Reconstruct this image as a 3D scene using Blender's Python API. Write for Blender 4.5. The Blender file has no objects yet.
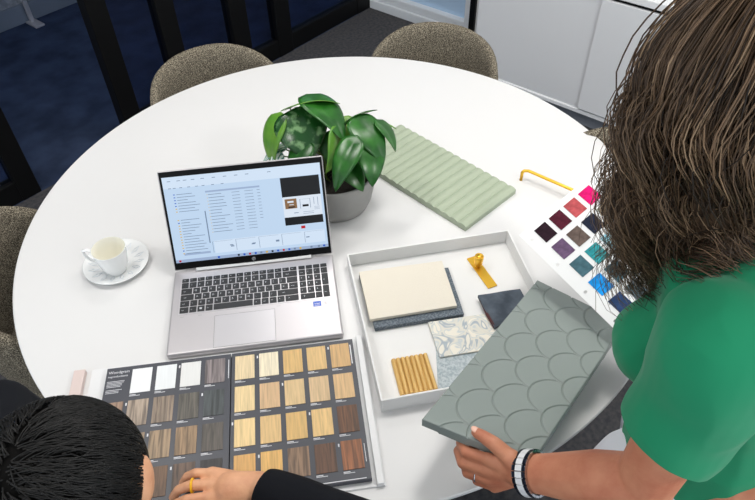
import bpy, bmesh, math, random
from mathutils import Vector, Matrix, Quaternion, noise
random.seed(7)
PI = math.pi
S = bpy.context.scene
COL = S.collection
TZ = 0.74                                   # table top height

# ---------------------------------------------------------------- helpers
def lin(c):
    return tuple(((x/255)/12.92 if x/255 <= .04045 else ((x/255+.055)/1.055)**2.4) for x in c)

def mat(name, rgb, rough=.5, metal=0.0, spec=.5, coat=0.0, bump=None, speck=None, emis=0.0, sheen=0.0):
    m = bpy.data.materials.new(name); m.use_nodes = True
    nt = m.node_tree; b = nt.nodes['Principled BSDF']
    c = lin(rgb) + (1,)
    b.inputs['Base Color'].default_value = c
    b.inputs['Roughness'].default_value = rough
    b.inputs['Metallic'].default_value = metal
    b.inputs['Specular IOR Level'].default_value = spec
    b.inputs['Coat Weight'].default_value = coat
    if sheen: b.inputs['Sheen Weight'].default_value = sheen
    if emis:
        b.inputs['Emission Color'].default_value = c
        b.inputs['Emission Strength'].default_value = emis
    tc = nt.nodes.new('ShaderNodeTexCoord')
    if speck:                                # (other rgb, scale, low, high, stretch xyz)
        o, sc, lo, hi, st = speck
        mp = nt.nodes.new('ShaderNodeMapping'); mp.inputs['Scale'].default_value = st
        n = nt.nodes.new('ShaderNodeTexNoise'); n.inputs['Scale'].default_value = sc; n.inputs['Detail'].default_value = 5
        r = nt.nodes.new('ShaderNodeValToRGB')
        r.color_ramp.elements[0].position = lo; r.color_ramp.elements[0].color = c
        r.color_ramp.elements[1].position = hi; r.color_ramp.elements[1].color = lin(o) + (1,)
        nt.links.new(tc.outputs['Object'], mp.inputs[0]); nt.links.new(mp.outputs[0], n.inputs['Vector'])
        nt.links.new(n.outputs['Fac'], r.inputs[0]); nt.links.new(r.outputs[0], b.inputs['Base Color'])
    if bump:
        sc, dist = bump
        n2 = nt.nodes.new('ShaderNodeTexNoise'); n2.inputs['Scale'].default_value = sc; n2.inputs['Detail'].default_value = 3
        bp = nt.nodes.new('ShaderNodeBump'); bp.inputs['Distance'].default_value = dist; bp.inputs['Strength'].default_value = .6
        nt.links.new(tc.outputs['Object'], n2.inputs['Vector']); nt.links.new(n2.outputs['Fac'], bp.inputs['Height'])
        nt.links.new(bp.outputs[0], b.inputs['Normal'])
    return m

def wood(name, a, c, scale=1.0, contrast=1.0):
    """printed or real grain: long streaks along local Y"""
    m = bpy.data.materials.new(name); m.use_nodes = True
    nt = m.node_tree; b = nt.nodes['Principled BSDF']; b.inputs['Roughness'].default_value = .45
    tc = nt.nodes.new('ShaderNodeTexCoord'); mp = nt.nodes.new('ShaderNodeMapping')
    mp.inputs['Scale'].default_value = (260*scale, 16*scale, 1)
    mp.inputs['Location'].default_value = (random.uniform(0, 9), random.uniform(0, 9), 0)
    n = nt.nodes.new('ShaderNodeTexNoise'); n.inputs['Scale'].default_value = 1; n.inputs['Detail'].default_value = 4
    n.inputs['Distortion'].default_value = .8
    r = nt.nodes.new('ShaderNodeValToRGB')
    w = .18/contrast
    r.color_ramp.elements[0].position = .5-w; r.color_ramp.elements[0].color = lin(a)+(1,)
    r.color_ramp.elements[1].position = .5+w; r.color_ramp.elements[1].color = lin(c)+(1,)
    L = nt.links.new
    L(tc.outputs['Object'], mp.inputs[0]); L(mp.outputs[0], n.inputs['Vector']); L(n.outputs['Fac'], r.inputs[0]); L(r.outputs[0], b.inputs['Base Color'])
    return m

def glass(name, tint=(255,255,255), refl=.08):
    m = bpy.data.materials.new(name); m.use_nodes = True
    nt = m.node_tree; nt.nodes.clear()
    t = nt.nodes.new('ShaderNodeBsdfTransparent'); t.inputs[0].default_value = lin(tint)+(1,)
    g = nt.nodes.new('ShaderNodeBsdfGlossy'); g.inputs['Roughness'].default_value = .02
    x = nt.nodes.new('ShaderNodeMixShader'); x.inputs[0].default_value = refl
    o = nt.nodes.new('ShaderNodeOutputMaterial')
    nt.links.new(t.outputs[0], x.inputs[1]); nt.links.new(g.outputs[0], x.inputs[2]); nt.links.new(x.outputs[0], o.inputs[0])
    return m

def obj(name, bm, m, parent=None, loc=(0,0,0), rot=(0,0,0), smooth=False):
    if isinstance(bm, bpy.types.Mesh): me = bm
    else:
        me = bpy.data.meshes.new(name); bm.normal_update(); bm.to_mesh(me); bm.free()
    ms = m if isinstance(m, (list, tuple)) else [m]
    for k in ms: me.materials.append(k)
    if smooth:
        for f in me.polygons: f.use_smooth = True
    o = bpy.data.objects.new(name, me); COL.objects.link(o)
    o.parent = parent; o.location = loc; o.rotation_euler = rot
    return o

def tag(o, label=None, cat=None, group=None, kind=None):
    if label: o['label'] = label
    if cat: o['category'] = cat
    if group: o['group'] = group
    if kind: o['kind'] = kind
    return o

def thing(name, label, cat, loc=(0,0,0), rz=0, group=None, rot=None):
    o = bpy.data.objects.new(name, None); COL.objects.link(o)
    o.empty_display_size = .05
    o.location = loc; o.rotation_euler = rot if rot else (0,0,rz)
    return tag(o, label, cat, group)

def struct(name, bm, m, **k):
    o = obj(name, bm, m, **k)
    if o.parent is None: o['kind'] = 'structure'
    return o

def box(bm, lo, hi, bev=0.0, seg=2, mi=0):
    r = bmesh.ops.create_cube(bm, size=1)
    vs = r['verts']
    for v in vs:
        v.co = Vector([lo[i] + (v.co[i]+.5)*(hi[i]-lo[i]) for i in range(3)])
    fs = list({f for v in vs for f in v.link_faces})
    for f in fs: f.material_index = mi
    if bev > 0:
        es = list({e for v in vs for e in v.link_edges})
        bmesh.ops.bevel(bm, geom=es, offset=bev, segments=seg, profile=.5, affect='EDGES')
    return bm

def B(lo, hi, bev=0.0, seg=2):
    return box(bmesh.new(), lo, hi, bev, seg)

def lathe(bm, prof, n=48, c=(0,0,0), cap0=False, cap1=False):
    rings = []
    for r, z in prof:
        rings.append([bm.verts.new((c[0]+r*math.cos(2*PI*i/n), c[1]+r*math.sin(2*PI*i/n), c[2]+z)) for i in range(n)])
    for a, b in zip(rings, rings[1:]):
        for i in range(n):
            bm.faces.new((a[i], a[(i+1) % n], b[(i+1) % n], b[i]))
    if cap0: bm.faces.new(list(reversed(rings[0])))
    if cap1: bm.faces.new(rings[-1])
    return bm

def frame_from(d):
    d = Vector(d).normalized(); u = Vector((0,0,1)) if abs(d.z) < .9 else Vector((1,0,0))
    x = d.cross(u).normalized(); return x, x.cross(d).normalized()

def tube(bm, pts, rad, n=10, caps=True, flat=1.0, up=None):
    pts = [Vector(p) for p in pts]
    if not isinstance(rad, (list, tuple)): rad = [rad]*len(pts)
    rings = []; prev = None
    for i, p in enumerate(pts):
        d = (pts[min(i+1, len(pts)-1)] - pts[max(i-1, 0)])
        if d.length < 1e-9: d = Vector((0,0,1))
        d.normalize()
        if prev is None:
            x, y = frame_from(d)
            if up is not None:
                y = (Vector(up) - d*d.dot(Vector(up))).normalized(); x = d.cross(y).normalized()
        else:
            x = (prev - d*d.dot(prev)).normalized(); y = d.cross(x).normalized()
        prev = x
        rings.append([bm.verts.new(p + x*math.cos(2*PI*k/n)*rad[i] + y*math.sin(2*PI*k/n)*rad[i]*flat) for k in range(n)])
    for a, b in zip(rings, rings[1:]):
        for k in range(n): bm.faces.new((a[k], a[(k+1) % n], b[(k+1) % n], b[k]))
    if caps:
        bm.faces.new(list(reversed(rings[0]))); bm.faces.new(rings[-1])
    return bm

def cap(bm, a, b, ra, rb, n=16, sx=1.0, up=None):
    """closed tapered capsule a->b"""
    a, b = Vector(a), Vector(b); d = b-a; L = d.length
    if L < 1e-6: d = Vector((0,0,1)); L = 0
    d.normalize()
    x, y = frame_from(d)
    if up is not None:
        y = (Vector(up) - d*d.dot(Vector(up))).normalized(); x = y.cross(d).normalized()
    prof = []
    k = 6
    for i in range(k+1):
        t = PI/2*i/k; prof.append((-math.cos(t)*ra, math.sin(t)*ra))
    for i in range(k+1):
        t = PI/2*i/k; prof.append((L+math.sin(t)*rb, math.cos(t)*rb))
    rings = []
    for h, r in prof[1:-1]:
        rings.append([bm.verts.new(a + d*h + x*math.cos(2*PI*q/n)*r*sx + y*math.sin(2*PI*q/n)*r) for q in range(n)])
    v0 = bm.verts.new(a + d*prof[0][0]); v1 = bm.verts.new(a + d*prof[-1][0])
    fs = []
    for q in range(n): fs.append(bm.faces.new((v0, rings[0][q], rings[0][(q+1) % n])))
    for r0, r1 in zip(rings, rings[1:]):
        for q in range(n): fs.append(bm.faces.new((r0[q], r1[q], r1[(q+1) % n], r0[(q+1) % n])))
    for q in range(n): fs.append(bm.faces.new((v1, rings[-1][(q+1) % n], rings[-1][q])))
    return fs

def ell(bm, c, r, rot=None, sub=3):
    res = bmesh.ops.create_icosphere(bm, subdivisions=sub, radius=1)
    M = (rot.to_matrix() if rot else Matrix.Identity(3))
    for v in res['verts']:
        v.co = Vector(c) + M @ Vector((v.co.x*r[0], v.co.y*r[1], v.co.z*r[2]))

def hq(R, F, U): return Matrix((R, F, U)).transposed().to_quaternion()

def remeshed(bm, voxel, it=4, fac=.5):
    """union of the overlapping closed shapes in bm as one smooth surface"""
    bmesh.ops.recalc_face_normals(bm, faces=bm.faces)
    me = bpy.data.meshes.new('t'); bm.to_mesh(me); bm.free()
    o = bpy.data.objects.new('t', me); COL.objects.link(o)
    r = o.modifiers.new('r', 'REMESH'); r.mode = 'VOXEL'; r.voxel_size = voxel
    if it:
        s = o.modifiers.new('s', 'SMOOTH'); s.iterations = it; s.factor = fac
    dg = bpy.context.evaluated_depsgraph_get(); dg.update()
    out = bpy.data.meshes.new_from_object(o.evaluated_get(dg))
    bpy.data.objects.remove(o); bpy.data.meshes.remove(me)
    out.materials.clear()
    return out

def text_mesh(s, size, loc=(0,0,0), align='LEFT', ext=0.0002):
    cu = bpy.data.curves.new('t', 'FONT'); cu.body = s; cu.size = size; cu.extrude = ext; cu.align_x = align; cu.resolution_u = 2
    o = bpy.data.objects.new('t', cu); COL.objects.link(o); o.location = loc
    dg = bpy.context.evaluated_depsgraph_get(); dg.update()
    me = bpy.data.meshes.new_from_object(o.evaluated_get(dg)); me.transform(Matrix.Translation(Vector(loc)))
    bpy.data.objects.remove(o); bpy.data.curves.remove(cu)
    return me

def add_text(bm, *a, **k):
    me = text_mesh(*a, **k); bm.from_mesh(me); bpy.data.meshes.remove(me)

def slab(corners, thick, bev=.0):
    """solid slab under four coplanar corners (top face given)"""
    bm = bmesh.new(); c = [Vector(x) for x in corners]
    n = (c[1]-c[0]).cross(c[3]-c[0]).normalized()
    if n.z < 0: n = -n
    t = [bm.verts.new(v) for v in c]; b = [bm.verts.new(v-n*thick) for v in c]
    bm.faces.new(t); bm.faces.new(list(reversed(b)))
    for i in range(4): bm.faces.new((t[i], b[i], b[(i+1) % 4], t[(i+1) % 4]))
    bmesh.ops.recalc_face_normals(bm, faces=bm.faces)
    if bev: bmesh.ops.bevel(bm, geom=list(bm.edges), offset=bev, segments=2, profile=.5, affect='EDGES')
    return bm

# ---------------------------------------------------------------- materials
def scr(name, rgb):
    m = mat(name, (8,8,9), .3, spec=.3); b = m.node_tree.nodes['Principled BSDF']
    b.inputs['Emission Color'].default_value = lin(rgb)+(1,); b.inputs['Emission Strength'].default_value = .95
    return m
M = {
 'table': mat('white_laminate', (221,220,219), .28, spec=.4),
 'carpet': mat('grey_carpet', (86,84,84), .95, spec=.1, bump=(900,.002), speck=((66,66,70), 60, .35, .65, (1,1,1))),
 'carpet_daylit': mat('daylight_tinted_carpet', (58,70,96), .95, spec=.1, bump=(900,.002), speck=((44,54,76), 7, .35, .65, (1,1,1))),  # corridor carpet, with the blue daylight there put into its colour
 'black': mat('black_metal_frame', (6,6,7), .5, spec=.25),
 'wall': mat('white_wall', (225,224,222), .8),
 'greywall': mat('pale_grey_wall', (150,152,156), .9, speck=((120,122,128), 30, .4, .6, (1,1,1))),
 'whitepaint': mat('white_painted_frame', (226,230,234), .4),
 'cab': mat('pale_grey_cabinet', (232,233,235), .35),
 'cabedge': mat('cabinet_trim', (242,243,244), .3),
 'toe': mat('grey_plinth', (128,132,140), .6),
 'pane_blue': mat('frosted_blue_pane', (184,210,236), .25, spec=.4),
 'tweed': mat('tweed_fabric', (66,60,52), .95, spec=.15, bump=(500,.003), speck=((176,166,146), 420, .44, .66, (1,1,1))),
 'alu': mat('silver_aluminium', (196,192,194), .38, metal=.55),
 'alu2': mat('trackpad_silver', (206,203,206), .3, metal=.4),
 'bezel': mat('black_bezel', (8,8,9), .35, spec=.2),
 'key': mat('black_key', (30,31,34), .5),
 'legend': mat('key_legend_white', (205,208,212), .6),
 'screen': scr('screen_light', (196,219,244)),
 'scr_panel': scr('screen_panel', (214,231,250)),
 'scr_text': scr('screen_text', (120,140,168)),
 'scr_head': scr('screen_header', (160,180,212)),
 'scr_black': scr('screen_black', (16,17,20)),
 'scr_white': scr('screen_white', (224,234,246)),
 'scr_tan': scr('screen_picture', (140,106,72)),
 'scr_blue': scr('screen_icon_blue', (30,90,200)),
 'scr_red': scr('screen_icon_red', (190,20,36)),
 'scr_yel': scr('screen_icon_yellow', (222,180,60)),
 'sticker': mat('blue_sticker', (24,84,190), .3),
 'white': mat('white_plastic', (238,238,238), .35),
 'porc': mat('white_porcelain', (236,237,236), .12, spec=.6, coat=.3),
 'porc_in': mat('cream_glaze', (240,237,224), .15, spec=.6),
 'pot': mat('grey_stone_pot', (150,149,146), .6, speck=((138,137,135), 12, .35, .65, (1,1,1))),
 'soil': mat('dark_soil', (30,24,18), .95, bump=(120,.01)),
 'leaf': mat('dark_green_leaf', (22,76,20), .28, spec=.5, speck=((46,108,34), 26, .4, .7, (1,1,1))),
 'leaf_l': mat('light_green_leaf', (112,156,52), .35, spec=.5, speck=((78,132,40), 22, .35, .65, (1,1,1))),
 'leaf_v': mat('striped_leaf', (26,74,28), .22, spec=.6, speck=((120,158,108), 40, .52, .66, (1,1,.6))),
 'leaf_t': mat('teal_leaf', (60,130,118), .35, speck=((216,228,220), 60, .45, .55, (1,3,1))),
 'stem': mat('green_stem', (96,112,46), .5),
 'sage': mat('sage_green_panel', (164,174,152), .5, spec=.35),
 'gold': mat('brass', (238,188,66), .32, metal=.8),
 'tray': mat('white_card_tray', (228,227,225), .5),
 'cream': mat('cream_fabric', (228,220,205), .9, spec=.1, bump=(700,.001)),
 'denim': mat('blue_grey_fabric', (88,97,106), .95, spec=.1, bump=(600,.002), speck=((126,134,142), 300, .4, .62, (1,1,1))),
 'velvet': mat('slate_blue_velvet', (60,68,78), .85, spec=.2, sheen=.3, speck=((88,97,108), 28, .4, .66, (1,1,1))),
 'velvet_back': mat('maroon_fabric_back', (82,44,44), .9),
 'paleblue': mat('pale_blue_weave', (158,170,176), .9, spec=.1, speck=((192,200,202), 220, .4, .6, (1,1,1))),
 'tile': mat('grey_satin_panel', (140,149,145), .26, spec=.5),
 'binder': mat('white_binder', (226,226,226), .4),
 'page': mat('charcoal_page', (64,66,74), .4),
 'print': mat('white_print', (222,222,226), .6),
 'pinkish': mat('blush_card', (214,196,190), .6),
 'skin_w': mat('skin', (206,140,108), .5, spec=.4, bump=(260,.0008), speck=((186,112,84), 24, .35, .7, (1,1,1))),
 'skin_m': mat('skin_tan', (222,166,128), .5, spec=.4, bump=(260,.0008), speck=((200,138,104), 30, .4, .75, (1,1,1))),
 'nail': mat('nail', (232,182,160), .25),
 'lips': mat('lips', (160,80,74), .4),
 'green': mat('green_jersey', (26,136,94), .8, spec=.2, sheen=.15, bump=(5,.02)),
 'trouser_w': mat('white_trousers', (226,228,236), .8),
 'navy': mat('dark_navy_cloth', (22,28,44), .85, spec=.2),
 'black_knit': mat('black_knit', (15,17,23), .85, spec=.2),
 'shoe': mat('shoe_leather', (40,34,30), .5),
 'ceiling': mat('ceiling', (232,232,230), .9),
 'diffuser': mat('lamp_diffuser', (255,250,242), .5, emis=3.0),
 'chrome': mat('chrome', (200,202,205), .15, metal=1.0),
 'watchblack': mat('watch_blue_black', (30,34,48), .25, metal=.3),
 'watchwhite': mat('white_ceramic_link', (236,236,238), .15, coat=.4),
 'ringgold': mat('yellow_ring', (238,180,24), .3),
 'eye': mat('eye', (230,228,224), .2),
 'iris': mat('iris', (60,40,26), .2),
 'clear': glass('partition_glass', (214,224,240), .05),
}

def hairmat(name, dark, light, mid, rough=.38):
    m = bpy.data.materials.new(name); m.use_nodes = True
    nt = m.node_tree; b = nt.nodes['Principled BSDF']
    b.inputs['Roughness'].default_value = rough; b.inputs['Specular IOR Level'].default_value = .35
    g = nt.nodes.new('ShaderNodeNewGeometry'); r = nt.nodes.new('ShaderNodeValToRGB')
    r.color_ramp.elements[0].color = lin(dark)+(1,); r.color_ramp.elements[1].color = lin(light)+(1,)
    e = r.color_ramp.elements.new(.6); e.color = lin(mid)+(1,)
    nt.links.new(g.outputs['Random Per Island'], r.inputs[0]); nt.links.new(r.outputs[0], b.inputs['Base Color'])
    return m
M['hair_w'] = hairmat('brown_hair', (58,44,32), (150,122,94), (96,75,56))
M['hair_w1'] = hairmat('dark_brown_hair', (34,25,18), (92,70,50), (62,46,33))
M['hair_w2'] = hairmat('light_brown_hair', (92,72,54), (178,150,120), (130,104,80))
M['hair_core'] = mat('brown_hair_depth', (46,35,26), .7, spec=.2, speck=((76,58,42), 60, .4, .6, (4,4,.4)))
M['hair_m'] = hairmat('black_hair', (6,5,5), (20,18,16), (9,8,7), .55)
M['hair_m_core'] = mat('black_hair_depth', (9,8,7), .8, spec=.1)

# floral fabric: pale ground with blue grey swirls
def floral():
    m = bpy.data.materials.new('floral_linen'); m.use_nodes = True
    nt = m.node_tree; b = nt.nodes['Principled BSDF']; b.inputs['Roughness'].default_value = .9
    tc = nt.nodes.new('ShaderNodeTexCoord')
    n = nt.nodes.new('ShaderNodeTexNoise'); n.inputs['Scale'].default_value = 22; n.inputs['Distortion'].default_value = 1.6; n.inputs['Detail'].default_value = 1.5
    r = nt.nodes.new('ShaderNodeValToRGB'); cr = r.color_ramp
    cr.elements[0].position = .40; cr.elements[0].color = lin((232,226,212))+(1,)
    cr.elements[1].position = .62; cr.elements[1].color = lin((230,225,212))+(1,)
    for p, c in ((.43,(196,202,204)), (.46,(216,214,204)), (.51,(222,217,204)), (.545,(176,184,190)), (.575,(164,174,182))):
        e = cr.elements.new(p); e.color = lin(c)+(1,)
    L = nt.links.new
    L(tc.outputs['Object'], n.inputs['Vector']); L(n.outputs['Fac'], r.inputs[0]); L(r.outputs[0], b.inputs['Base Color'])
    return m
M['floral'] = floral()

# ---------------------------------------------------------------- the room
PY, SX = 2.563, 3.057
struct('floor', B((-2.6,-2.6,-.05), (3.3,PY,0)), M['carpet'])
struct('floor_corridor', B((-2.6,PY,-.05), (4.6,4.15,-.0)), M['carpet_daylit'])
struct('ceiling', B((-2.6,-2.6,2.7), (4.6,4.3,2.75)), M['ceiling'])
# wall beyond the corridor with a pale skirting
struct('wall_back', B((-2.6,4.15,-.05), (4.6,4.3,2.7)), M['greywall'])
struct('baseboard_back', B((-2.6,4.125,0), (4.6,4.15,.11), .004), mat('grey_skirting', (112,120,132), .6))
# right hand wall (x = SX) with a low glazed opening next to the cabinet
w = bmesh.new()
box(w, (SX,-2.6,-.05), (SX+.12,1.80,2.7)); box(w, (SX,1.80,2.2), (SX+.12,PY,2.7)); box(w, (SX,PY,-.05), (SX+.12,4.15,2.7))
struct('wall_right', w, M['wall'])
win = struct('window_1', B((SX+.04,1.86,.10), (SX+.055,PY-.04,2.2)), M['pane_blue'])
f = bmesh.new()
box(f, (SX-.012,1.80,.0), (SX+.05,PY-.0,.055), .004); box(f, (SX+.0,1.80,.055), (SX+.05,PY,.105), .006)
box(f, (SX-.012,1.83,.055), (SX+.06,1.865,2.2), .004); box(f, (SX+.06,1.80,.0), (SX+.12,PY,.1))
obj('window_frame', f, M['whitepaint'], win)
struct('gap_shade_1', B((SX-.02,1.795,0), (SX+.03,1.828,2.2), .002), M['black'])  # black strip standing in for the shade in the gap beside the cabinet
# unseen wall added to keep direct light out of the corridor
struct('wall_light_blocker', B((4.6,PY-.1,-.05), (4.7,4.3,2.7)), M['greywall'])

# black framed glass partition along y = PY, one framed leaf per bay
posts = [(-.95,-.86), (-.15,-.06), (.682,.768), (1.241,1.333), (1.556,1.653), (1.957,2.066), (2.254,2.362)]
bays = [(-.95,-.15), (-.15,.682), (.768,1.241), (1.333,1.556), (1.653,1.957), (2.066,2.254), (2.362,2.93)]
part = thing('glass_partition', 'black framed glass partition wall with narrow upright bays behind the table', 'partition', (0,PY,0))
for a, b in posts + [(2.93,3.05)]:
    obj('post', B((a,-.0,0), (b,.06,2.69), .003), M['black'], part)
for a, b in ((-.95,.70), (1.30,3.05)): obj('bottom_rail', B((a,.004,0), (b,.056,.10), .003), M['black'], part)
obj('top_rail', B((-.95,.004,2.58), (3.05,.056,2.69), .003), M['black'], part)
for i in range(len(posts)):
    a = posts[i][1]; b = (posts+[(2.93,3.05)])[i+1][0]
    if i != 2: obj('glass_pane', B((a+.001,.026,.1), (b-.001,.034,2.58)), M['clear'], part)
# thin metal leg bracket at the corridor skirting
bk = bmesh.new()
box(bk, (-.012,-.012,0), (.012,.012,.42), .003); box(bk, (-.03,-.09,0), (.03,.03,.012), .003)
box(bk, (-.045,-.02,.30), (.045,.0,.42), .003)
tag(obj('wall_bracket', bk, M['alu'], loc=(1.62,4.09,0)), 'thin metal bracket post standing at the corridor skirting', 'bracket')

# low storage cabinet with sliding doors
CX, CT = 2.65, .68
cab = thing('storage_cabinet', 'long low pale grey cabinet with sliding doors along the right wall', 'cabinet', (CX,-.2,0))
obj('carcass', B((.02,.0,.08), (.385,1.752,CT-.03), .002), M['cab'], cab)
obj('plinth', B((.035,.01,0), (.37,1.742,.08)), M['toe'], cab)
tr = bmesh.new(); box(tr, (-.004,.0,.078), (.02,1.752,.098), .003); box(tr, (.006,.0,.098), (.02,1.752,.108), .002)
obj('door_track', tr, M['cabedge'], cab)
obj('sliding_door', B((.002,1.146,.108), (.019,1.748,CT-.045), .0015), M['cab'], cab)
obj('sliding_door', B((-.012,.53,.108), (.003,1.152,CT-.045), .0015), M['cab'], cab)
obj('sliding_door', B((.002,.006,.108), (.019,.534,CT-.045), .0015), M['cab'], cab)
obj('black_gap_strip', B((.004,.0,CT-.044), (.02,1.752,CT-.03)), M['black'], cab)
obj('worktop', B((-.012,-.004,CT-.03), (.39,1.756,CT), .003), M['cabedge'], cab)

# ceiling lamps
lampn = 0
for (x, y, pw) in ((.35,1.65,10), (1.75,1.75,9), (1.25,.55,11), (-1.0,.9,7), (.9,-1.5,26), (2.0,.2,5)):
    t = thing('ceiling_light', ['square ceiling light panel above the laptop', 'square ceiling light panel near the glass partition', 'square ceiling light panel above the standing person', 'square ceiling light panel behind the seated person', 'square ceiling light panel farthest from the partition', 'square ceiling light panel over the low cabinet'][lampn], 'ceiling light', (x,y,2.7), group='ceiling light panels')
    lampn += 1
    fr = bmesh.new()
    for lo, hi in (((-.31,-.31,-.03),(.31,-.29,0)), ((-.31,.29,-.03),(.31,.31,0)), ((-.31,-.29,-.03),(-.29,.29,0)), ((.29,-.29,-.03),(.31,.29,0))): box(fr, lo, hi)
    obj('frame', fr, M['whitepaint'], t)
    obj('diffuser', B((-.289,-.289,-.02), (.289,.289,-.008)), M['diffuser'], t)
    l = bpy.data.lights.new('panel_lamp', 'AREA'); l.shape = 'SQUARE'; l.size = .34; l.energy = pw; l.color = (1,.98,.955)
    lo = bpy.data.objects.new('panel_lamp', l); COL.objects.link(lo); lo.parent = t; lo.location = (0,0,-.035)

# daylight
wd = bpy.data.worlds.new('sky'); S.world = wd; wd.use_nodes = True
bg = wd.node_tree.nodes['Background']; bg.inputs[0].default_value = (.84,.92,1,1); bg.inputs[1].default_value = 1.4

# ---------------------------------------------------------------- table
TC = (.8875,.8575); TR_ = .776
tb = thing('round_table', 'large round white meeting table holding the laptop and samples', 'table', (TC[0],TC[1],0))
bm = bmesh.new()
lathe(bm, [(TR_-.02,-.028), (TR_-.006,-.024), (TR_-.002,-.008), (TR_,-.006), (TR_,-.002), (TR_-.0025,0)], 192, (0,0,TZ), True, True)
obj('table_top', bm, M['table'], tb)
obj('pedestal', lathe(bmesh.new(), [(.05,.02), (.05,.66), (.16,.70), (.16,.711)], 48, cap0=True, cap1=True), M['whitepaint'], tb, smooth=True)
obj('base_plate', lathe(bmesh.new(), [(.36,0), (.36,.008), (.33,.016), (.06,.03)], 96, cap0=True, cap1=True), M['whitepaint'], tb)

# ---------------------------------------------------------------- chairs
def shell_bm(R=.174, T=.040, zb=.43, zt=.80):
    """tub backrest wrapping the seat, opening towards +X; back at -X"""
    bm = bmesh.new(); NA, NP = 36, 16
    ang = [(-112 + 224*i/NA)*PI/180 for i in range(NA+1)]
    secs = []
    for a in ang:
        u = abs(a)/(112*PI/180)
        top = zb + .04 + (zt-zb-.04)*max(0.0, 1-u**2.6)**.62
        h = top-zb
        sec = []
        for k in range(NP):
            th = 2*PI*k/NP
            # stadium section, leaning out with height
            v = (math.sin(th)+1)/2
            v = .5 + .5*math.copysign(abs(math.sin(th))**.55, math.sin(th))
            off = math.copysign(abs(math.cos(th))**.7, math.cos(th))*T/2
            z = zb + h*v
            r = R + off + (.055*v*h/.4) + .008*math.sin(v*PI)
            sec.append(bm.verts.new((-r*math.cos(a)*1.0, r*math.sin(a)*1.02, z)))
        secs.append(sec)
    for s0, s1 in zip(secs, secs[1:]):
        for k in range(NP): bm.faces.new((s0[k], s0[(k+1) % NP], s1[(k+1) % NP], s1[k]))
    bm.faces.new(secs[0]); bm.faces.new(list(reversed(secs[-1])))
    bmesh.ops.recalc_face_normals(bm, faces=bm.faces)
    return bm

def make_chair(label, loc, rz):
    t = thing('tub_chair', label, 'chair', loc, rz, 'tweed tub chairs around the round table')
    obj('backrest', shell_bm(), M['tweed'], t, smooth=True)
    s = bmesh.new(); lathe(s, [(.0,.40), (.15,.40), (.19,.415), (.206,.44), (.20,.468), (.18,.482), (.10,.487), (0,.487)], 48)
    obj('seat', s, M['tweed'], t, smooth=True)
    for a in (45,135,225,315):
        c, q = math.cos(a*PI/180), math.sin(a*PI/180)
        obj('leg', tube(bmesh.new(), [(.15*c,.15*q,.405), (.235*c,.235*q,.0)], [.014,.009], 12), M['black'], t)
    return t

def copy_tree(o, parent=None):
    c = o.copy(); COL.objects.link(c); c.parent = parent
    for ch in list(o.children): copy_tree(ch, c)
    return c

def face(x, y, tx, ty): return math.atan2(ty-y, tx-x)
chair0 = make_chair('grey brown tweed tub chair tucked under the table behind the laptop', (1.075,1.46,0), 0)
spots = [((1.075,1.50), None), ((1.572,1.085), 'tweed tub chair nearest the low window, tucked beyond the green ribbed panel'),
         ((.322,1.305), 'dark tweed tub chair at the left edge, nearest the coffee cup'),
         ((1.37,.43), 'tweed tub chair mostly hidden behind the long brown hair'),
         ((-.10,.36), 'tweed tub chair carrying the seated black haired person')]
for i, ((x, y), lab) in enumerate(spots):
    c = chair0 if i == 0 else copy_tree(chair0)
    c.location = (x, y, 0); c.rotation_euler = (0,0, face(x, y, *TC))
    if lab: c['label'] = lab

# ---------------------------------------------------------------- laptop
LP = (.6125,.8783); LA = -.7465; LW, LD = .3594, .2339
lap = thing('laptop', 'open silver laptop showing a pale blue file window', 'laptop', (LP[0],LP[1],TZ), LA)
base = bmesh.new(); box(base, (-LW/2,-LD,.003), (LW/2,0,.019), .004, 3)
b_ = obj('base', base, M['alu'], lap)
obj('keyboard_well', B((-.163,-.1315,.0186), (.163,-.0265,.0194)), M['alu2'], lap)
for sx in (-1,1):
    for yy in (-.02,-LD+.02): obj('rubber_foot', lathe(bmesh.new(), [(.006,0), (.006,.004)], 16, (0,0,0), True, True), M['bezel'], lap, loc=(sx*.15, yy, 0))
obj('hinge_bar', tube(bmesh.new(), [(-.13,-.0035,.0215), (.13,-.0035,.0215)], .0042, 16), M['white'], lap, smooth=True)  # silver hinge drawn in white, its bright highlight put into the colour
kb = obj('keyboard', B((-.1615,-.1305,.0192), (.1615,-.0275,.0196)), M['alu2'], lap)
rows = [  # list of (width units, legend)
 [(1,'esc')] + [(1,'f%d' % i) for i in range(1,13)] + [(1,'ins'), (1,'del')],
 [(1,'`')] + [(1,c) for c in '1234567890-='] + [(2,'bksp')],
 [(1.5,'tab')] + [(1,c) for c in 'QWERTYUIOP[]'] + [(1.5,'')],
 [(1.75,'caps')] + [(1,c) for c in "ASDFGHJKL;'"] + [(1,'#'), (1.25,'enter')],
 [(1.25,'shift')] + [(1,c) for c in '\\ZXCVBNM,./'] + [(2.75,'shift')],
 [(1.2,'ctrl'), (1,'fn'), (1,'\u2756'), (1,'alt'), (5,''), (1,'alt'), (1,'ctrl'), (1,'<'), (1,'^'), (1.8,'>')],
]
U = .0171; kx0 = -.160; pitch = [.0125] + [.0179]*5
keymesh = {}
leg = bmesh.new()
yk = -.0285
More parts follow.
